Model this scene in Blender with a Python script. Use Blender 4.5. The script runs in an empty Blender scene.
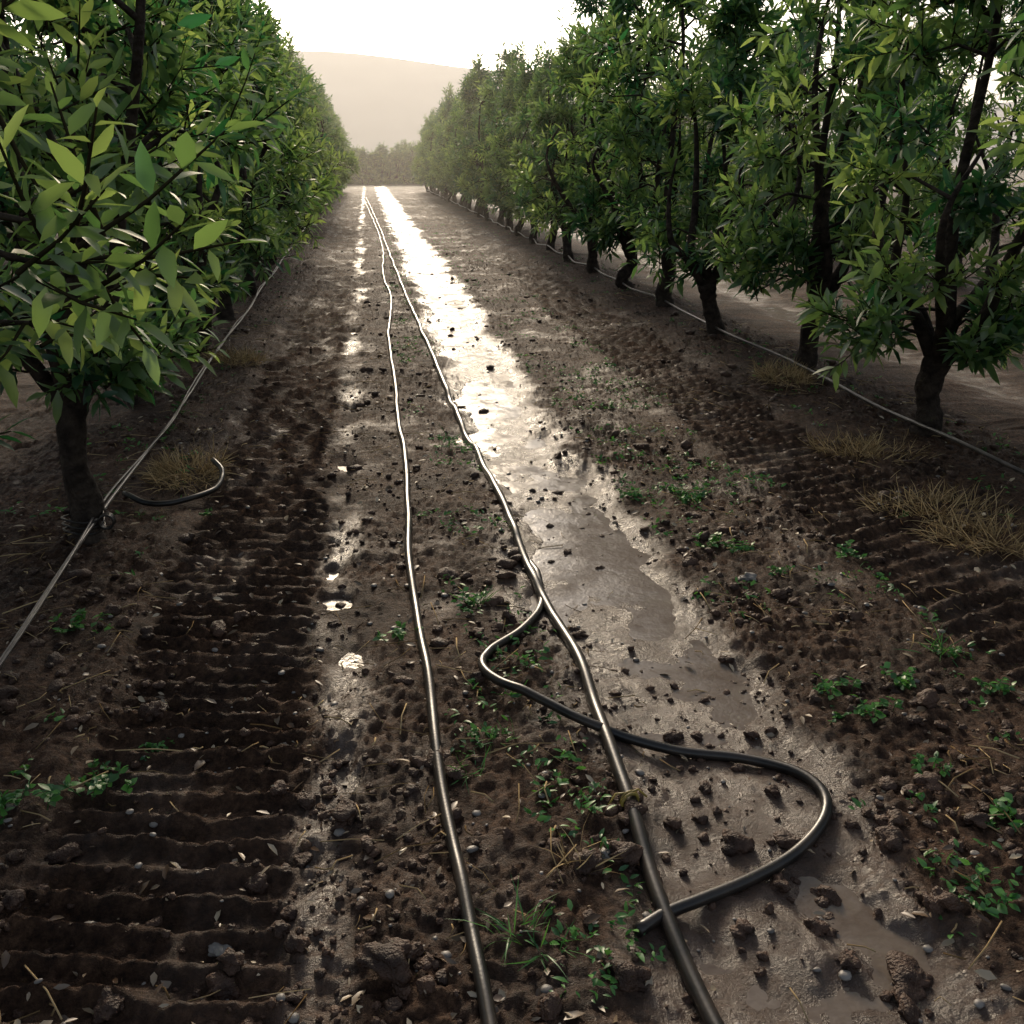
import bpy, math, random, bmesh
import numpy as np
from mathutils import Vector
H=1.8
rng=np.random.default_rng(7); random.seed(3)
scene=bpy.context.scene
# ------------------------------------------------------------------ noise
T=np.random.default_rng(1).random((256,256))
def vn(x,y,s,seed=0):
    x=np.asarray(x,float)/s+seed*17.31+1000; y=np.asarray(y,float)/s+seed*9.77+1000
    xi=np.floor(x).astype(int); yi=np.floor(y).astype(int)
    fx=x-xi; fy=y-yi; fx=fx*fx*(3-2*fx); fy=fy*fy*(3-2*fy)
    a=T[xi&255,yi&255]; b=T[(xi+1)&255,yi&255]; c=T[xi&255,(yi+1)&255]; d=T[(xi+1)&255,(yi+1)&255]
    return (a*(1-fx)+b*fx)*(1-fy)+(c*(1-fx)+d*fx)*fy
def fbm(x,y,s,o=3,seed=0):
    r=0;a=1;t=0
    for i in range(o):
        ca,sa=math.cos(.7*i),math.sin(.7*i)
        r=r+a*(vn(x*ca-y*sa,x*sa+y*ca,s/2**i,seed+i*3)*2-1); t+=a; a*=.55
    return r/t*1.5
def sst(a,b,x):
    t=np.clip((x-a)/(b-a),0,1); return t*t*(3-2*t)
def band(x,a,b,e): return sst(a-e,a+e,x)*(1-sst(b-e,b+e,x))
# ------------------------------------------------------------------ terrain
WATER_Z=-0.047
def terrain(x,y):
    x=np.asarray(x,float); y=np.asarray(y,float)
    xw=x+.06*fbm(y*0,y,1.7,2,5)
    near=1-sst(40,66,y)
    base=.018*fbm(x,y,1.3,2,1)
    crumb=.35+1.0*vn(x,y,.5,12)
    fine=crumb*(.010*fbm(x,y,.10,2,8)+.014*np.abs(fbm(x,y,.05,2,9))+.011*fbm(x,y,.024,2,11))
    rough=.012*fbm(x,y,.24,3,2)
    tl=band(xw+.04*fbm(x,y,.3,3,21),-.97,-.30,.05); tr=band(xw+.04*fbm(x,y,.3,3,22),2.25,3.02,.05)
    pl=((y+.16*xw+.026*fbm(x,y,.3,3,31))/.112)%1.0
    pr=((y-.35*xw+.03*fbm(x,y,.35,3,32))/.14)%1.0
    lug=lambda p:np.exp(-((p-.5)/.19)**2)
    ml=.35+.70*vn(x,y,.14,41)+.5*vn(x,y,.04,44); mr=.35+.7*vn(x,y,.2,42)+.4*vn(x,y,.05,45)
    h=base+rough
    h=h*(1-.5*tl)+tl*(-.030+.040*lug(pl)*ml)
    h=h*(1-.5*tr)+tr*(-.028+.036*lug(pr)*mr)
    h=h+.03*np.exp(-((xw+1.07)/.09)**2)*(.5+vn(x,y,.3,51))+.02*np.exp(-((xw-2.17)/.08)**2)*vn(x,y,.3,52)
    edge=xw+.15*fbm(x,y,.55,4,61)
    rut=band(edge,.66,1.23,.13)
    h=h+fine*(1-.5*rut-.4*tl-.4*tr)
    depth=.045+.009*sst(3.3,4.6,y)
    h=h*(1-.45*rut)-rut*depth+rut*(.030*fbm(x,y,.36,4,63)+.026*sst(5,9,y)*fbm(x,y,1.1,3,64))
    r2=band(xw+.06*fbm(x,y,.3,3,71),-.27,-.12,.06)
    h=h*(1-.3*r2)-r2*(.010+.038*sst(.38,.88,vn(x,y,.17,72)))
    h=h+.05*np.exp(-((x-3.75)/.45)**2)+.05*np.exp(-((x+1.65)/.4)**2)
    r3=band(x+.1*fbm(x,y,.6,2,81),4.9,5.5,.15)
    h=h*(1-.6*r3)-r3*.08*vn(x,y,1.5,82)
    h=h*near+(1-near)*(-.02-.03*rut)
    wet=np.clip(1.1*band(edge,.62,1.32,.14)+.8*r2*vn(x,y,.5,72)*1.2+.55*r3+.34*sst(.5,.8,vn(x,y,.35,91))*band(x,-1.1,3.2,.3),0,1)
    return h,wet
def tz(x,y): return float(terrain(np.array([x]),np.array([y]))[0][0])
# ------------------------------------------------------------------ mesh builder
class MB:
    def __init__(s): s.v=[];s.l=[];s.t=[];s.m=[];s.a=[];s.n=0;s.sm=[]
    def add(s,v,loops,totals,mat=0,tint=0.5,smooth=True):
        v=np.asarray(v,float).reshape(-1,3); loops=np.asarray(loops).ravel(); totals=np.asarray(totals).ravel()
        s.v.append(v); s.l.append(loops+s.n); s.t.append(totals); s.m.append(np.full(len(totals),mat)); s.sm.append(np.full(len(totals),smooth))
        s.a.append(np.full(len(v),float(tint)) if np.ndim(tint)<1 else np.asarray(tint,float)); s.n+=len(v)
    def mesh(s,name,mats):
        v=np.concatenate(s.v);l=np.concatenate(s.l);t=np.concatenate(s.t);m=np.concatenate(s.m);a=np.concatenate(s.a);sm=np.concatenate(s.sm)
        me=bpy.data.meshes.new(name)
        me.vertices.add(len(v)); me.vertices.foreach_set('co',v.ravel().astype(np.float32))
        me.loops.add(len(l)); me.loops.foreach_set('vertex_index',l.astype(np.int32))
        me.polygons.add(len(t)); st=np.concatenate([[0],np.cumsum(t)[:-1]])
        me.polygons.foreach_set('loop_start',st.astype(np.int32)); me.polygons.foreach_set('loop_total',t.astype(np.int32))
        me.polygons.foreach_set('material_index',m.astype(np.int32)); me.polygons.foreach_set('use_smooth',sm.astype(bool))
        at=me.attributes.new('tint','FLOAT','POINT'); at.data.foreach_set('value',a.astype(np.float32))
        for q in mats: me.materials.append(q)
        me.update(calc_edges=True)
        return me
def obj(name,me,loc=(0,0,0),rot=(0,0,0),sc=(1,1,1),parent=None):
    o=bpy.data.objects.new(name,me); o.location=loc;o.rotation_euler=rot;o.scale=sc
    scene.collection.objects.link(o)
    if parent: o.parent=parent
    return o
def nrm(a): return a/np.maximum(np.linalg.norm(a,axis=-1,keepdims=True),1e-9)
LP=np.array([0,2,1, 0,1,3, 1,2,5,4, 3,1,4,6, 4,5,7, 6,4,7]); LT=np.array([3,3,4,4,3,3])
def leaves(mb,P,D,L,W,tint,mat=0,droop=.25,fold=.25,roll=.5,wide=.35):
    P=np.asarray(P,float);n=len(P);D=nrm(np.asarray(D,float)); L=np.broadcast_to(L,(n,));W=np.broadcast_to(W,(n,))
    up=np.tile([0,0,1.],(n,1))+rng.normal(0,roll,(n,3))
    S=nrm(np.cross(D,up)); N_=nrm(np.cross(S,D))
    dr=droop*rng.uniform(.3,1.6,n)
    def pt(s,w,f): return P+D*(s*L)[:,None]+S*(w*W)[:,None]+N_*((f*fold*W)-dr*s*s*L)[:,None]
    o=np.ones(n)
    V=np.stack([pt(o*0,0,0),pt(o*wide,0,0),pt(o*wide,.5,.5),pt(o*wide,-.5,.5),pt(o*.72,0,0),pt(o*.72,.38,.4),pt(o*.72,-.38,.4),pt(o,0,0)],1)
    loops=(LP[None,:]+8*np.arange(n)[:,None])
    mb.add(V.reshape(-1,3),loops,np.tile(LT,n),mat,np.repeat(np.broadcast_to(tint,(n,)),8))
def tube(mb,pts,rad,sides=8,mat=0,tint=.5,cap=True):
    pts=np.asarray(pts,float);m=len(pts);rad=np.broadcast_to(rad,(m,))
    tg=nrm(np.gradient(pts,axis=0)); ref=np.array([0,0,1.]) if abs(tg[0][2])<.8 else np.array([1.,0,0])
    fr=[];u=nrm(np.cross(tg[0],ref))
    for i in range(m):
        u=u-tg[i]*np.dot(u,tg[i]); u=u/np.linalg.norm(u); fr.append(u)
    U=np.array(fr);Vv=np.cross(tg,U)
    an=np.arange(sides)/sides*2*np.pi
    V=pts[:,None,:]+rad[:,None,None]*(np.cos(an)[None,:,None]*U[:,None,:]+np.sin(an)[None,:,None]*Vv[:,None,:])
    i=np.arange(m-1)[:,None]*sides;j=np.arange(sides)[None,:];k=(j+1)%sides
    q=np.stack([i+j,i+k,i+sides+k,i+sides+j],-1).reshape(-1)
    tot=np.full((m-1)*sides,4)
    if cap:
        q=np.concatenate([q,np.arange(sides)[::-1],(m-1)*sides+np.arange(sides)]); tot=np.concatenate([tot,[sides,sides]])
    mb.add(V.reshape(-1,3),q,tot,mat,tint)
def spline(p,step=.03):
    p=np.asarray(p,float); out=[]
    q=np.vstack([2*p[0]-p[1],p,2*p[-1]-p[-2]])
    for i in range(1,len(q)-2):
        a,b,c,d=q[i-1:i+3]; n=max(2,int(np.linalg.norm(c-b)/step))
        t=np.linspace(0,1,n,endpoint=False)[:,None]
        out.append(.5*((2*b)+(-a+c)*t+(2*a-5*b+4*c-d)*t*t+(-a+3*b-3*c+d)*t**3))
    out.append(p[-1:]); return np.vstack(out)
# ------------------------------------------------------------------ materials
def newmat(name):
    m=bpy.data.materials.new(name);m.use_nodes=True;nt=m.node_tree;nt.nodes.clear();return m,nt
def N(nt,t,**k):
    n=nt.nodes.new(t)
    for a,b in k.items(): setattr(n,a,b)
    return n
def ramp(nt,stops):
    r=nt.nodes.new('ShaderNodeValToRGB');e=r.color_ramp.elements
    while len(e)<len(stops): e.new(.5)
    for i,(p,c) in enumerate(stops): e[i].position=p;e[i].color=(*c,1)
    return r
def simple(name,c1,c2,rough=.6,nscale=20,bump=.3,bscale=60,spec=.5,bdist=.01):
    m,nt=newmat(name);L=nt.links
    out=N(nt,'ShaderNodeOutputMaterial');p=N(nt,'ShaderNodeBsdfPrincipled');p.inputs['Roughness'].default_value=rough
    p.inputs['Specular IOR Level'].default_value=spec
    tc=N(nt,'ShaderNodeTexCoord')
    a=N(nt,'ShaderNodeTexNoise');a.inputs['Scale'].default_value=nscale;a.inputs['Detail'].default_value=3;L.new(tc.outputs['Object'],a.inputs['Vector'])
    r=ramp(nt,[(.35,c1),(.65,c2)]);L.new(a.outputs['Fac'],r.inputs['Fac']);L.new(r.outputs['Color'],p.inputs['Base Color'])
    if bump>0:
        b=N(nt,'ShaderNodeTexNoise');b.inputs['Scale'].default_value=bscale;b.inputs['Detail'].default_value=2;L.new(tc.outputs['Object'],b.inputs['Vector'])
        bp=N(nt,'ShaderNodeBump');bp.inputs['Strength'].default_value=bump;bp.inputs['Distance'].default_value=bdist;L.new(b.outputs['Fac'],bp.inputs['Height']);L.new(bp.outputs['Normal'],p.inputs['Normal'])
    L.new(p.outputs[0],out.inputs['Surface'])
    return m
def leafmat(name,c1,c2,t1=None,t2=None,transl=.4,gloss=.05,rough=.35):
    m,nt=newmat(name);L=nt.links
    out=N(nt,'ShaderNodeOutputMaterial');a=N(nt,'ShaderNodeAttribute',attribute_name='tint')
    d=N(nt,'ShaderNodeBsdfDiffuse');r=ramp(nt,[(0,c1),(1,c2)]);L.new(a.outputs['Fac'],r.inputs[0]);L.new(r.outputs[0],d.inputs[0]);s=d
    if t1:
        t=N(nt,'ShaderNodeBsdfTranslucent');r2=ramp(nt,[(0,t1),(1,t2)]);L.new(a.outputs['Fac'],r2.inputs[0]);L.new(r2.outputs[0],t.inputs[0])
        mx=N(nt,'ShaderNodeMixShader');mx.inputs[0].default_value=transl;L.new(d.outputs[0],mx.inputs[1]);L.new(t.outputs[0],mx.inputs[2]);s=mx
    if gloss>0:
        g=N(nt,'ShaderNodeBsdfGlossy');g.inputs['Roughness'].default_value=rough;g.inputs['Color'].default_value=(1,1,1,1)
        m2=N(nt,'ShaderNodeMixShader');m2.inputs[0].default_value=gloss;L.new(s.outputs[0],m2.inputs[1]);L.new(g.outputs[0],m2.inputs[2]);s=m2
    L.new(s.outputs[0],out.inputs['Surface']);return m
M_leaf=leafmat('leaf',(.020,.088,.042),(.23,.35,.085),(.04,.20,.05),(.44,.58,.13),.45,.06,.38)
M_weed=leafmat('weed_leaf',(.03,.11,.035),(.10,.29,.055),(.04,.18,.03),(.16,.38,.06),.3,.04)
M_straw=leafmat('straw',(.18,.115,.055),(.64,.48,.27),(.1,.07,.03),(.5,.4,.2),.2,0)
M_litter=leafmat('leaf_litter',(.07,.038,.02),(.48,.39,.27),gloss=.05)
M_bark=simple('bark',(.020,.014,.011),(.065,.048,.037),rough=.85,nscale=14,bump=1,bscale=35,spec=.2,bdist=.02)
M_twig=leafmat('twig',(.03,.022,.014),(.05,.045,.025),gloss=0)
M_clod=simple('mud_clod',(.028,.013,.008),(.095,.050,.031),rough=.62,nscale=14,bump=1,bscale=110,bdist=.012,spec=.40)
M_stone=simple('stone',(.10,.09,.085),(.24,.22,.20),rough=.5,nscale=9,bump=.3,bscale=50)
M_hose=simple('rubber_hose',(.007,.007,.007),(.036,.027,.021),rough=.34,nscale=9,bump=.2,bscale=120,bdist=.002)
M_drip=simple('drip_pipe',(.035,.030,.027),(.13,.11,.095),rough=.36,nscale=7,bump=.2,bscale=100,bdist=.002)
M_tie=simple('tie_tape',(.20,.15,.03),(.40,.30,.06),rough=.5,bump=0)
M_hill=simple('hazed_hill_slope',(.36,.37,.39),(.46,.47,.47),rough=1,nscale=.02,bump=0,spec=0)  # pale grey base colour has aerial haze painted in, besides the haze volume
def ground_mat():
    m,nt=newmat('wet_mud');L=nt.links
    out=N(nt,'ShaderNodeOutputMaterial');p=N(nt,'ShaderNodeBsdfPrincipled')
    tc=N(nt,'ShaderNodeTexCoord');at=N(nt,'ShaderNodeAttribute',attribute_name='tint')
    def noise(s,d=5,r=.6):
        n=N(nt,'ShaderNodeTexNoise');n.inputs['Scale'].default_value=s;n.inputs['Detail'].default_value=d;n.inputs['Roughness'].default_value=r
        L.new(tc.outputs['Object'],n.inputs['Vector']);return n
    n1=noise(2.2,2);n2=noise(34,4,.75);n3=noise(5,3,.65)
    r1=ramp(nt,[(.34,(.025,.012,.007)),(.5,(.077,.040,.024)),(.70,(.17,.098,.060))]);L.new(n2.outputs['Fac'],r1.inputs['Fac'])
    r0=ramp(nt,[(.35,(.55,.52,.5)),(.65,(1.25,1.2,1.12))]);L.new(n1.outputs['Fac'],r0.inputs['Fac'])
    mu=N(nt,'ShaderNodeMix',data_type='RGBA',blend_type='MULTIPLY');mu.inputs[0].default_value=1
    L.new(r1.outputs[0],mu.inputs[6]);L.new(r0.outputs[0],mu.inputs[7])
    wc=N(nt,'ShaderNodeMix',data_type='RGBA');wc.inputs[7].default_value=(.068,.045,.034,1)
    wf=N(nt,'ShaderNodeMath',operation='MULTIPLY');wf.inputs[1].default_value=.7;L.new(at.outputs['Fac'],wf.inputs[0])
    L.new(wf.outputs[0],wc.inputs[0]);L.new(mu.outputs[2],wc.inputs[6])
    sp=N(nt,'ShaderNodeSeparateXYZ');L.new(tc.outputs['Object'],sp.inputs[0])
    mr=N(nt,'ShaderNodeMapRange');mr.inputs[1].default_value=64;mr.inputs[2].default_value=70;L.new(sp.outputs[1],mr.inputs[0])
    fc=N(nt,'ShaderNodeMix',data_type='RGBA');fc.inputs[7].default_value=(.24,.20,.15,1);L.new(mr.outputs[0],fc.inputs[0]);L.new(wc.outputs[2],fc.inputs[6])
    L.new(fc.outputs[2],p.inputs['Base Color'])
    wn=N(nt,'ShaderNodeMath',operation='ADD');L.new(at.outputs['Fac'],wn.inputs[0])
    ns=N(nt,'ShaderNodeMapRange');ns.inputs[1].default_value=.3;ns.inputs[2].default_value=.7;ns.inputs[3].default_value=-.4;ns.inputs[4].default_value=.25;L.new(n3.outputs['Fac'],ns.inputs[0]);L.new(ns.outputs[0],wn.inputs[1])
    rr=ramp(nt,[(.1,(.74,)*3),(.5,(.50,)*3),(.95,(.26,)*3)]);L.new(wn.outputs[0],rr.inputs['Fac']);L.new(rr.outputs[0],p.inputs['Roughness'])
    sr=ramp(nt,[(.1,(.24,)*3),(.8,(.5,)*3)]);L.new(wn.outputs[0],sr.inputs['Fac']);L.new(sr.outputs[0],p.inputs['Specular IOR Level'])
    n4=noise(70,4,.8)
    bs=ramp(nt,[(0,(1,)*3),(1,(.4,)*3)]);L.new(wn.outputs[0],bs.inputs['Fac'])
    bp=N(nt,'ShaderNodeBump');bp.inputs['Distance'].default_value=.035;L.new(bs.outputs[0],bp.inputs['Strength']);L.new(n4.outputs['Fac'],bp.inputs['Height']);L.new(bp.outputs[0],p.inputs['Normal'])
    L.new(p.outputs[0],out.inputs[0]);return m
M_ground=ground_mat()
def water_mat():
    m,nt=newmat('muddy_water');L=nt.links
    out=N(nt,'ShaderNodeOutputMaterial')
    tc=N(nt,'ShaderNodeTexCoord');n=N(nt,'ShaderNodeTexNoise');n.inputs['Scale'].default_value=5;n.inputs['Detail'].default_value=5;n.inputs['Roughness'].default_value=.7;L.new(tc.outputs['Object'],n.inputs['Vector'])
    d=N(nt,'ShaderNodeBsdfDiffuse');c=ramp(nt,[(.35,(.21,.175,.145)),(.65,(.11,.080,.060))]);L.new(n.outputs['Fac'],c.inputs[0]);L.new(c.outputs[0],d.inputs[0])
    g=N(nt,'ShaderNodeBsdfGlossy');r=ramp(nt,[(.4,(.14,)*3),(.65,(.32,)*3)]);L.new(n.outputs['Fac'],r.inputs[0]);L.new(r.outputs[0],g.inputs['Roughness'])
    b=N(nt,'ShaderNodeBump');b.inputs['Strength'].default_value=.5;b.inputs['Distance'].default_value=.012;L.new(n.outputs['Fac'],b.inputs['Height']);L.new(b.outputs[0],g.inputs['Normal']);L.new(b.outputs[0],d.inputs['Normal'])
    fr=N(nt,'ShaderNodeFresnel');fr.inputs['IOR'].default_value=1.6;L.new(b.outputs[0],fr.inputs['Normal'])
    n2=N(nt,'ShaderNodeTexNoise');n2.inputs['Scale'].default_value=3.2;n2.inputs['Detail'].default_value=6;n2.inputs['Roughness'].default_value=.7;L.new(tc.outputs['Object'],n2.inputs['Vector'])
    k=ramp(nt,[(.38,(.20,)*3),(.60,(.66,)*3)]);L.new(n2.outputs['Fac'],k.inputs[0])
    mu=N(nt,'ShaderNodeMath',operation='MULTIPLY');L.new(fr.outputs[0],mu.inputs[0]);L.new(k.outputs[0],mu.inputs[1])
    mx=N(nt,'ShaderNodeMixShader');L.new(mu.outputs[0],mx.inputs[0]);L.new(d.outputs[0],mx.inputs[1]);L.new(g.outputs[0],mx.inputs[2]);L.new(mx.outputs[0],out.inputs[0]);return m
M_water=water_mat()
# ------------------------------------------------------------------ ground sheet
def geo(a,b,k):
    v=[a]
    while v[-1]<b: v.append(v[-1]+max(.0095,k*v[-1]))
    return np.array(v)
ys=np.concatenate([np.linspace(-40,-2,20),np.linspace(-1.7,1.1,25),geo(1.2,75,.0055),np.linspace(78,900,40)])
xs=np.concatenate([-np.geomspace(2.75,700,75)[::-1],np.arange(-2.7,4.2,.0105),np.geomspace(4.3,700,85)])
X,Y=np.meshgrid(xs,ys);Z,Wt=terrain(X,Y)
nx,ny=len(xs),len(ys)
mb=MB();i=np.arange(ny-1)[:,None]*nx;j=np.arange(nx-1)[None,:]
q=np.stack([i+j,i+j+1,i+nx+j+1,i+nx+j],-1).reshape(-1)
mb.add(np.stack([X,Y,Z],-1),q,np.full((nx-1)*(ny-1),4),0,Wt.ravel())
obj('ground',mb.mesh('ground',[M_ground]))
def sheet(name,x0,x1,y0,y1,z):
    mb=MB();mb.add([(x0,y0,z),(x1,y0,z),(x1,y1,z),(x0,y1,z)],[0,1,2,3],[4]);return obj(name,mb.mesh(name,[M_water]))
sheet('puddle_water',.4,1.6,1.2,60,WATER_Z)
sheet('puddle_water',-.5,.05,1.2,40,WATER_Z)
sheet('puddle_water',4.6,5.8,3,40,WATER_Z)
# ------------------------------------------------------------------ trees
def make_tree(seed,Ht=3.9,R=1.05,zb=.68,nclump=70,leafL=.155,trunk_h=.62,wr=(.22,.31),tw=1.25,bt=0.):
    global rng
    rng=np.random.default_rng(seed);mb=MB()
    px,py=rng.normal(0,.05,2)
    kx,ky=rng.normal(0,.025,2)
    tp=np.array([[0,0,-.12],[0,0,0],[px*.3+kx,py*.3+ky,.15],[px*.7-kx,py*.7-ky,.38],[px,py,trunk_h]])
    s0=spline(tp,.04)
    rr0=np.interp(np.linspace(0,1,len(s0)),[0,.2,.5,.85,1],[.125,.085,.066,.070,.08])*(1+.10*rng.normal(0,1,len(s0)).clip(-1,1))
    tube(mb,s0,tw*rr0,12,1)
    limbs=[];nl=6
    for a in range(nl):
        an=a/nl*2*np.pi+rng.normal(0,.3);rr=R*rng.uniform(.35,.75);zt=Ht*rng.uniform(.5,.85)
        if a==0: rr*=.2;zt=Ht*.93
        p=np.array([[px,py,trunk_h-.08],[px+.35*rr*np.cos(an),py+.35*rr*np.sin(an),trunk_h+.3],
          [.75*rr*np.cos(an)+rng.normal(0,.08),.75*rr*np.sin(an)+rng.normal(0,.08),trunk_h+.35*(zt-trunk_h)],
          [rr*np.cos(an)+rng.normal(0,.10),rr*np.sin(an)+rng.normal(0,.10),trunk_h+.7*(zt-trunk_h)],
          [rr*.9*np.cos(an+.2),rr*.9*np.sin(an+.2),zt]])
        s=spline(p,.12);tube(mb,s,tw*np.linspace(.044,.008,len(s)),7,1);limbs.append(s)
    LPn=np.vstack(limbs)
    C=[];ph=rng.uniform(0,6.28,4)
    while len(C)<nclump:
        z=zb+(Ht-zb)*rng.random()**1.3;an=rng.uniform(0,2*np.pi)
        u=(z-zb)/(Ht-zb)
        env=R*np.interp(u,[0,.08,.25,.5,.75,.92,1],[.45,.82,1.0,.86,.52,.22,.06])
        env*=.80+.24*np.sin(2*an+ph[0]+3*u)+.20*np.sin(3*an+ph[1]-5*u)
        r=env*rng.uniform(.25,1)**.6
        C.append((r*np.cos(an),r*np.sin(an),z))
    C=np.array(C)
    P=[];D=[];Ls=[];Tn=[]
    def shoot(b,d,ln,nlv,tb):
        d=d/np.linalg.norm(d)
        a=np.cross(d,[.3,.2,.9]);a/=np.linalg.norm(a);bb=np.cross(d,a)
        t=np.linspace(.12,1,nlv);bend=np.array([0,0,1.])*ln*.18
        pos=b+np.outer(t*ln,d)+np.outer(t*t,bend)
        g=np.arange(nlv)*2.4+rng.uniform(0,6)
        op=np.interp(t,[0,.8,1],[1.15,.9,.45])+rng.normal(0,.15,nlv)
        rad=np.outer(np.cos(g),a)+np.outer(np.sin(g),bb)
        dr=d*np.cos(op)[:,None]+rad*np.sin(op)[:,None]
        P.append(pos);D.append(dr);Ls.append(leafL*rng.uniform(.7,1.25,nlv)*np.interp(t,[0,.7,1],[.9,1.1,.8]))
        Tn.append(np.clip(tb+.3*(t-.5)+rng.normal(0,.10,nlv),0,1))
        tube(mb,np.array([b,b+d*ln*.5+bend*.25,b+d*ln+bend]),[.006,.004,.002],4,2,cap=False)
    for c in C:
        d=LPn-c;k=np.argmin((d**2).sum(1)+.4*(d[:,2]>0)*d[:,2]**2);st=LPn[k]
        mid=(st+c)/2+np.array([0,0,.08])
        tube(mb,np.array([st,mid,c]),[.016,.011,.006],5,1,cap=False)
        out=np.array([c[0],c[1],0]);rn=np.linalg.norm(out);out=out/max(rn,.1)
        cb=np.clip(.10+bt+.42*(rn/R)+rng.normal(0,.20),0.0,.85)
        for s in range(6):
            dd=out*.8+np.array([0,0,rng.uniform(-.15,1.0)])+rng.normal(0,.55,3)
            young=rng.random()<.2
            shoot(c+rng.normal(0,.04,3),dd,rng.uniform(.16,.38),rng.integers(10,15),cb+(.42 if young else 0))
    for s in range(11):
        an=rng.uniform(0,6.28);r=R*rng.uniform(0,.5);z=Ht*rng.uniform(.74,.98)-r*1.0
        b=np.array([r*np.cos(an),r*np.sin(an),z]);ln=rng.uniform(.35,.8)
        for w in range(3): shoot(b+np.array([0,0,w*ln/3])+rng.normal(0,.015,3),np.array([rng.normal(0,.12),rng.normal(0,.12),1]),ln/2.2,11,.5)
    P=np.vstack(P);D=np.vstack(D);Lg=np.concatenate(Ls);Tn=np.concatenate(Tn)
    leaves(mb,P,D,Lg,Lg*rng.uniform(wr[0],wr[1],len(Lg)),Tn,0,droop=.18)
    return mb.mesh('fruit_tree_%d'%seed,[M_leaf,M_bark,M_twig])
TV=[make_tree(11),make_tree(12,Ht=4.1),make_tree(13,Ht=3.6,R=1.1),make_tree(14,Ht=4.2,R=.97),make_tree(15,Ht=3.8,R=1.1)]
TNL=make_tree(21,Ht=3.9,R=1.14,zb=1.10,nclump=105,leafL=.088,trunk_h=.9,wr=(.28,.38),tw=.9,bt=-.05)
TL2=make_tree(22,Ht=4.3,R=1.14,zb=.80,nclump=108,leafL=.120,trunk_h=.68,wr=(.26,.36),tw=1.0)
TR1=make_tree(23,Ht=4.2,R=1.3,zb=.85,nclump=100,leafL=.14,trunk_h=.7,bt=.08)
def plant(me,x,y,s=1,rz=None):
    return obj('fruit_tree',me,(x,y,tz(x,y)-.02),(0,0,random.uniform(0,6.28) if rz is None else rz),(s,s,s*random.uniform(.90,1.08)))
plant(TNL,-1.68,2.4,1,.4)
plant(TL2,-1.46,4.8,1,4.0)
y=7.7;k=0
while y<64: plant(TV[(k*2)%5],-1.75+random.uniform(-.1,.1),y,random.uniform(.88,1.06));y+=2.15+random.uniform(-.15,.15);k+=1
plant(TR1,3.72,3.85,1,.9)
y=6.05;k=0
while y<64: plant(TV[(k*3+1)%5],3.70+random.uniform(-.07,.07),y,random.uniform(.88,1.08));y+=2.08+random.uniform(-.1,.1);k+=1
for rx in (8.9,-6.9):
    y=3+random.random()
    while y<50: plant(TV[random.randrange(5)],rx+random.uniform(-.1,.1),y,random.uniform(.95,1.1));y+=2.15
dp=obj('distant_trees',None)
for r in range(3):
    for x in np.arange(-12,14,1.15):
        s=random.uniform(.85,1.05);obj('crown',TV[random.randrange(5)],(x+random.uniform(-.5,.5),84+r*2.5,-1.0),(0,0,random.uniform(0,6)),(s*1.5,s*1.5,s*.9),dp)
hx=np.linspace(-500,700,90);hy=np.linspace(330,620,30);HX,HY=np.meshgrid(hx,hy)
prof=np.interp(hx,[-500,-120,-20,40,120,260,420,700],[30,42,46,40,30,24,40,20])
HZ=prof[None,:]*np.sin(np.clip((HY-330)/290,0,1)*np.pi)**.8*(1+.06*fbm(HX,HY,90,3,3))-1
mb=MB();nx2=len(hx);i=np.arange(len(hy)-1)[:,None]*nx2;j=np.arange(nx2-1)[None,:]
mb.add(np.stack([HX,HY,HZ],-1),np.stack([i+j,i+j+1,i+nx2+j+1,i+nx2+j],-1).reshape(-1),np.full((nx2-1)*(len(hy)-1),4))
obj('hill',mb.mesh('hill',[M_hill]))
# ------------------------------------------------------------------ layout (metres on the ground)
hA=[(.17,1.0),(.17,1.49),(.17,1.66),(.16,2.05),(.14,2.58),(.14,3.36),(.13,4.37),(.15,5.83),(.16,7.08),(.17,8.49),(.16,10.85),(.26,13.72),(.2,16.86),(.28,21.72),(.19,30.35),(-.06,44.19),(-.25,52.48)]
hB=[(.73,1.0),(.69,1.4),(.67,1.59),(.66,1.98),(.68,2.36),(.7,2.85),(.72,3.45),(.7,3.94),(.68,4.56),(.63,5.98),(.59,7.85),(.54,10.47),(.47,14.22),(.4,20.52),(.25,32.93),(-.05,52.45)]
hC=[(.705,4.35),(.712,4.106),(.679,3.856),(.557,3.579),(.395,3.366),(.340,3.216),(.387,3.063),(.524,2.908),(.683,2.759),(.929,2.665),(1.109,2.599),(1.233,2.492),(1.277,2.369),(1.239,2.253),(1.112,2.136),(.929,2.038),(.77,1.976),(.665,1.936),(.572,1.88)]
weeds=[(1.40,5.13),(1.72,4.95),(1.615,4.36),(1.80,3.97),(1.56,2.93),(1.857,2.93),(2.108,3.13),(2.204,4.1),(1.529,2.77),(1.634,2.77),(2.156,2.84),(-.937,2.75),(-1.247,3.8),(-.774,2.92),(-1.088,2.58),(.382,3.86),(.32,2.80),(1.764,7.16),(.416,6.49),(1.484,1.85),(1.73,2.17),(1.68,2.4),(.049,3.58),(-.951,5.2),(1.73,5.05),(1.728,4.28),(2.79,4.65),(-.87,2.66),(1.66,5.2)]
tufts=[(.275,1.91),(.235,2.62),(.346,2.77),(.469,2.15),(.382,3.86),(.45,6.5),(2.09,3.13),(.33,1.85)]
dry=[(-1.14,5.85),(-1.29,9.35),(3.14,5.8),(3.01,4.7),(3.05,4.2),(3.40,7.8)]
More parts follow.
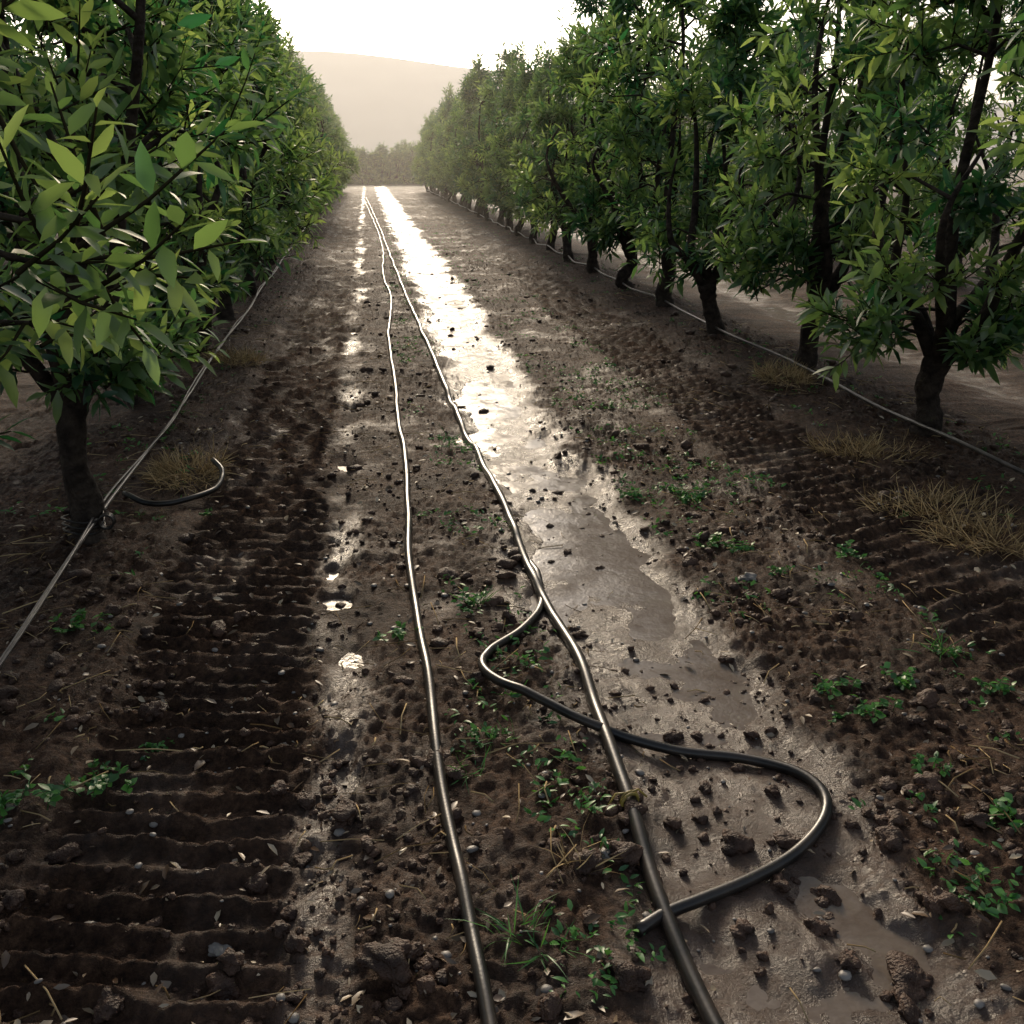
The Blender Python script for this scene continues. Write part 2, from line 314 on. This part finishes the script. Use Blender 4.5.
rocks=[(-.03,1.86),(1.194,1.67),(1.37,1.87),(1.41,2.19),(1.026,2.77),(1.632,3.93),(.558,2.16),(1.026,4.26),(1.12,1.99),(1.14,2.4),(1.14,6.0),(-.666,1.84),(-.443,1.99),(1.14,4.05),(1.07,1.75)]
def hz(x,y,r,sm=9):
    x=np.asarray(x);y=np.asarray(y)
    z=np.max([terrain(x+dx,y)[0] for dx in (-.02,0,.02)],0)
    k=np.ones(sm)/sm;z2=np.convolve(np.pad(z,sm//2,mode='edge'),k,'valid')
    z=np.maximum(z2,z-.014);z=np.maximum(z,WATER_Z)
    z=np.convolve(np.pad(z,2,mode='edge'),np.ones(5)/5,'valid')
    return z+r*.85
def hose(name,pts,r,lift=0,mat=M_hose,step=.025):
    s=spline([(a,b,0) for a,b in pts],step)
    s[:,0]+=.012*fbm(s[:,1]*0,s[:,1],.8,2,7)
    z=hz(s[:,0],s[:,1],r)
    s[:,2]=z+lift if np.ndim(lift)==0 else z+np.interp(np.linspace(0,1,len(s)),np.linspace(0,1,len(lift)),lift)
    mb=MB();tube(mb,s,r,14);return obj(name,mb.mesh(name,[mat]))
hose('irrigation_hose',hA,.018)
hose('irrigation_hose',hB,.021)
hose('irrigation_hose',hC,.017,lift=[.0,.02,0,0,0,0,0,.02,.045,.02,0,0,0,0,0,0,0,0,.0])
mb=MB()
pts=[(3.60+.03*math.sin(y*1.7)+(.03 if k%2 else 0),y,.11+tz(3.6,y)*.3-.02*math.sin(y*3.0)) for k,y in enumerate(np.arange(1.5,64,1.0))]
tube(mb,spline(pts,.06),.013,8)
obj('drip_pipe',mb.mesh('drip_pipe',[M_drip]))
mb=MB()
for dx,dz,r in ((0,0,.010),(.022,.012,.006)):
    pts=[(-1.34-.012*y+dx*math.sin(y*2.1),y,.11+dz+.02*math.cos(y*1.3)) for y in np.arange(1.5,60,.9)]
    tube(mb,spline(pts,.05),r,8)
obj('drip_pipe',mb.mesh('drip_pipe2',[M_drip]))
# ------------------------------------------------------------------ clods / litter
rng=np.random.default_rng(99)
def ico(s):
    bm=bmesh.new();bmesh.ops.create_icosphere(bm,subdivisions=s,radius=1);bm.verts.ensure_lookup_table()
    v=np.array([a.co[:] for a in bm.verts]);fc=np.array([[b.index for b in q.verts] for q in bm.faces]);bm.free();return v,fc
I={1:ico(1),2:ico(2),3:ico(3),4:ico(4)}
def shape(lvl,rough):
    v,fc=I[lvl];off=rng.uniform(0,50,3)
    d=1+rough*(fbm(v[:,0]+off[0]+v[:,2]*.7,v[:,1]+off[1],.8,2,int(off[2])))+rough*.4*fbm(v[:,2]+off[1],v[:,0]-v[:,1]+off[2],.35,2,4)
    return v*d[:,None]
VAR={(l,r):[shape(l,r) for _ in range(40)] for l,r in ((1,.5),(2,.5),(2,.15),(3,.5))}
def lump(mb,x,y,s,lvl,sq=.7,sink=.25,rough=.5,z=None,w=None):
    if w is None: w=VAR[(lvl,rough)][rng.integers(40)]
    fc=I[lvl][1]
    w=w*s*np.array([rng.uniform(.8,1.3),rng.uniform(.8,1.3),sq])
    a=rng.uniform(0,6.28);c,sn=math.cos(a),math.sin(a)
    z=tz(x,y) if z is None else z
    w=np.stack([w[:,0]*c-w[:,1]*sn,w[:,0]*sn+w[:,1]*c,w[:,2]],1)+np.array([x,y,z+s*sq*(1-sink*2)])
    mb.add(w,fc.ravel(),np.full(len(fc),3),0,.5,smooth=True)
n=28000
yy=np.exp(rng.uniform(np.log(1.4),np.log(22),n));xx=rng.uniform(-1.7,4.2,n)
dens=.10+.9*sst(.42,.70,vn(xx,yy,.38,55))
dens*=1-.65*band(xx,-.92,-.32,.05)-.55*band(xx,2.3,3.0,.06)-.66*band(xx,.68,1.28,.06)
kp=rng.random(n)<dens;xx=xx[kp];yy=yy[kp];zz=terrain(xx,yy)[0]
mb=MB()
for x,y,z in zip(xx,yy,zz):
    s=min(.042,.0062*math.exp(rng.normal(0,.72)))
    lump(mb,x,y,s,3 if (y<4 and s>.018) else 2 if (y<5 and s>.006) else 1,sink=.38,z=max(z,WATER_Z-.006))
obj('mud_clods',mb.mesh('mud_clods',[M_clod]))
for k,(x,y) in enumerate(rocks):
    mb=MB();s=[.055,.045,.04,.035,.022,.030,.022,.025,.03,.022,.028,.03,.02,.022,.025][k]
    st=k in (5,6,12);lump(mb,x,y,s,4,.6,.25,w=shape(4,.55));obj('stone' if st else 'mud_clod',mb.mesh('clod%d'%k,[M_stone if st else M_clod]))
n=750;yy=np.exp(rng.uniform(np.log(1.5),np.log(9),n));xx=rng.uniform(-1.3,3.4,n)
mb=MB()
for x,y in zip(xx,yy): lump(mb,x,y,.004+.012*rng.random()**2.5,2,.5,.2,.15)
obj('gravel',mb.mesh('gravel',[M_stone]))
n=4800;yy=np.exp(rng.uniform(np.log(1.5),np.log(20),n));xx=rng.uniform(-2,4.3,n)
kk=(rng.random(n)<.3)|~((xx>.66)&(xx<1.3));xx=xx[kk];yy=yy[kk];n=len(xx)
zz=terrain(xx,yy)[0]+.010
an=rng.uniform(0,6.28,n);D=np.stack([np.cos(an),np.sin(an),rng.normal(0,.3,n)],1)
mb=MB();Lg=.012+.045*rng.random(n)**1.5;leaves(mb,np.stack([xx,yy,zz],1),D,Lg,Lg*rng.uniform(.25,.5,n),rng.random(n)**1.8,0,droop=.2,roll=.45)
obj('fallen_leaves',mb.mesh('fallen_leaves',[M_litter]))
mb=MB();n=2800
for k in range(n):
    y=math.exp(rng.uniform(math.log(1.5),math.log(14)));x=rng.uniform(-1.9,4.3)
    if .65<x<1.3 and rng.random()<.7: continue
    if vn(x,y,.6,77)<.42: continue
    l=.03+.20*rng.random()**2;a=rng.uniform(0,6.28);c=np.array([x,y,tz(x,y)+.016]);d=np.array([math.cos(a),math.sin(a),rng.normal(0,.12)])*l/2
    tube(mb,np.array([c-d,c+np.array([rng.normal(0,.008),rng.normal(0,.008),.004]),c+d]),rng.uniform(.0009,.0030),4,0,rng.random())
obj('straw',mb.mesh('straw',[M_straw]))
def weed(k,sz=.09,nl=26):
    mb=MB();P=[];D=[];Lg=[]
    for s in range(7):
        a=rng.uniform(0,6.28);r=sz*rng.uniform(0,.9);b=np.array([r*math.cos(a),r*math.sin(a),0]);top=b+np.array([rng.normal(0,.02),rng.normal(0,.02),sz*rng.uniform(.2,.6)])
        tube(mb,np.array([b,(b+top)/2,top]),.0015,4,0,.3)
        for q in range(nl//3):
            g=rng.uniform(0,6.28);t=rng.uniform(.2,1);P.append(b+(top-b)*t);D.append((math.cos(g),math.sin(g),rng.uniform(-.1,.7)));Lg.append(sz*rng.uniform(.2,.45))
    Lg=np.array(Lg);leaves(mb,P,D,Lg,Lg*rng.uniform(.45,.75,len(Lg)),rng.random(len(Lg)),0,droop=.25,fold=.15,wide=.45)
    return mb.mesh('weed%d'%k,[M_weed])
WV=[weed(k,sz) for k,sz in enumerate((.085,.07,.095,.06,.105))]
for k,(x,y) in enumerate(weeds):
    s=rng.uniform(.85,1.15);obj('weed_plant',WV[k%5],(x,y,tz(x,y)-.003),(0,0,rng.uniform(0,6)),(s,s,s))
mb=MB();P=[];D=[];Lg=[];n=0
while n<1500:
    y=math.exp(rng.uniform(math.log(1.7),math.log(30)));x=[rng.uniform(.2,.62),rng.uniform(1.35,2.3),rng.uniform(-2,-1.1),rng.uniform(3.1,4.2)][rng.choice(4,p=[.3,.42,.13,.15])]
    if vn(x,y,.4,66)<.52 or (y<5.0 and rng.random()<.62): continue
    n+=1;z=tz(x,y)
    for q in range(rng.integers(3,9)):
        g=rng.uniform(0,6.28);P.append((x+rng.normal(0,.02),y+rng.normal(0,.02),z+rng.uniform(0,.02)));D.append((math.cos(g),math.sin(g),rng.uniform(.1,.9)));Lg.append(rng.uniform(.012,.042))
Lg=np.array(Lg);leaves(mb,P,D,Lg,Lg*.4,rng.random(len(Lg)),0)
obj('ground_weeds',mb.mesh('ground_weeds',[M_weed]))
def tuft(name,x,y,nb,hh,sp,mat,w=.004):
    mb=MB();a=rng.uniform(0,6.28,nb);r=sp*.3*np.sqrt(rng.random(nb))*(1+.4*np.sin(2*a+x*7));P=np.stack([r*np.cos(a),r*np.sin(a),r*0],1)
    lean=rng.uniform(.1,2.2,nb);a2=a+rng.normal(0,.8,nb);D=np.stack([np.cos(a2)*lean,np.sin(a2)*lean,np.ones(nb)],1)+rng.normal(0,.3,(nb,3))
    Lg=hh*rng.uniform(.3,1.2,nb);leaves(mb,P,D,Lg,w,rng.random(nb),0,droop=.6,fold=.2,roll=.8)
    obj(name,mb.mesh(name,[mat]),(x,y,tz(x,y)-.005))
for k,(x,y) in enumerate(tufts): tuft('grass_tuft',x,y,26,[.10,.09,.09,.12,.10,.12,.12,.09][k],.12,M_weed if k!=3 else M_straw)
for k,(x,y) in enumerate(dry): tuft('dry_grass_tuft',x,y,720,.14,.85,M_straw,.005)
x,y=.68,2.36;mb=MB();a=np.linspace(0,2*np.pi,20)
z=hz(np.array([x]*9),np.array([y]*9),.021)[0]
for o in (-.006,.006): tube(mb,np.stack([x+.026*np.cos(a),y+o+.01*np.cos(a),z+.026*np.sin(a)],1),.005,6,cap=False)
tube(mb,np.array([(x,y,z+.028),(x-.04,y+.01,z+.02),(x-.07,y-.01,z-.012)]),.003,5);tube(mb,np.array([(x,y,z+.028),(x+.03,y+.02,z+.022),(x+.055,y+.01,z-.0)]),.003,5)
obj('tie_tape',mb.mesh('tie',[M_tie]))
hose('drip_hose_offcut',[(-1.40,5.36),(-1.28,5.26),(-1.157,5.25),(-1.02,5.33),(-.93,5.5),(-.925,5.68),(-.99,5.80)],.016,lift=[0.02,.02,.02,.03,.04,.07,.10])
mb=MB()
for o in range(3):
    tube(mb,np.stack([-1.34+.035*np.cos(a),4.77+.014*o-.02+0*a,.13+.035*np.sin(a)],1),.006,6,cap=False)
for o in (.07,.10,.13): tube(mb,np.stack([-1.46+(.095)*np.cos(a),4.8+.095*np.sin(a),o+.01*np.sin(a*2)+.02],1),.005,6,cap=False)
obj('tie_wire',mb.mesh('tie_wire',[M_hose]))
# ------------------------------------------------------------------ haze
def haze(x0,x1,y0,y1,z0,z1,dens,g):
    m,nt=newmat('haze');out=N(nt,'ShaderNodeOutputMaterial');vs=N(nt,'ShaderNodeVolumeScatter');vs.inputs['Color'].default_value=(1,.95,.87,1);vs.inputs['Density'].default_value=dens;vs.inputs['Anisotropy'].default_value=g
    nt.links.new(vs.outputs[0],out.inputs['Volume']);mb=MB()
    mb.add([(x0,y0,z0),(x1,y0,z0),(x1,y1,z0),(x0,y1,z0),(x0,y0,z1),(x1,y0,z1),(x1,y1,z1),(x0,y1,z1)],[0,3,2,1,4,5,6,7,0,1,5,4,1,2,6,5,2,3,7,6,3,0,4,7],[4]*6,smooth=False)
    obj('haze',mb.mesh('haze',[m]))
haze(-300,400,68,325,-3,40,.0016,.5)
haze(-40,60,14,67.5,-3,9,.0026,.6)
# ------------------------------------------------------------------ light, camera
w=bpy.data.worlds.new('World');scene.world=w;w.use_nodes=True;nt=w.node_tree;nt.nodes.clear()
el=math.radians(21)
sky=N(nt,'ShaderNodeTexSky',sky_type='NISHITA');sky.sun_disc=False;sky.sun_elevation=el;sky.sun_rotation=math.radians(0);sky.dust_density=3.5;sky.air_density=1.0;sky.ozone_density=.6
hs=N(nt,'ShaderNodeHueSaturation');hs.inputs['Saturation'].default_value=.55
bg=N(nt,'ShaderNodeBackground');bg.inputs['Strength'].default_value=.15;wo=N(nt,'ShaderNodeOutputWorld')
nt.links.new(sky.outputs[0],hs.inputs['Color']);nt.links.new(hs.outputs[0],bg.inputs['Color']);nt.links.new(bg.outputs[0],wo.inputs[0])
sl=bpy.data.lights.new('sun','SUN');sl.energy=2.6;sl.angle=math.radians(13);sl.color=(1,.80,.56)
so=bpy.data.objects.new('sun',sl);scene.collection.objects.link(so);so.rotation_euler=Vector((0,-math.cos(el),-math.sin(el))).to_track_quat('-Z','Y').to_euler()
cam=bpy.data.cameras.new('camera');co=bpy.data.objects.new('camera',cam);scene.collection.objects.link(co);scene.camera=co
co.location=(0,0,H);co.rotation_euler=(math.radians(90-19.7),0,math.radians(-8.0));cam.sensor_width=36;cam.lens=983/1024*36;cam.clip_start=.05;cam.clip_end=3000
scene.view_settings.view_transform='Standard';scene.view_settings.look='None';scene.view_settings.exposure=0
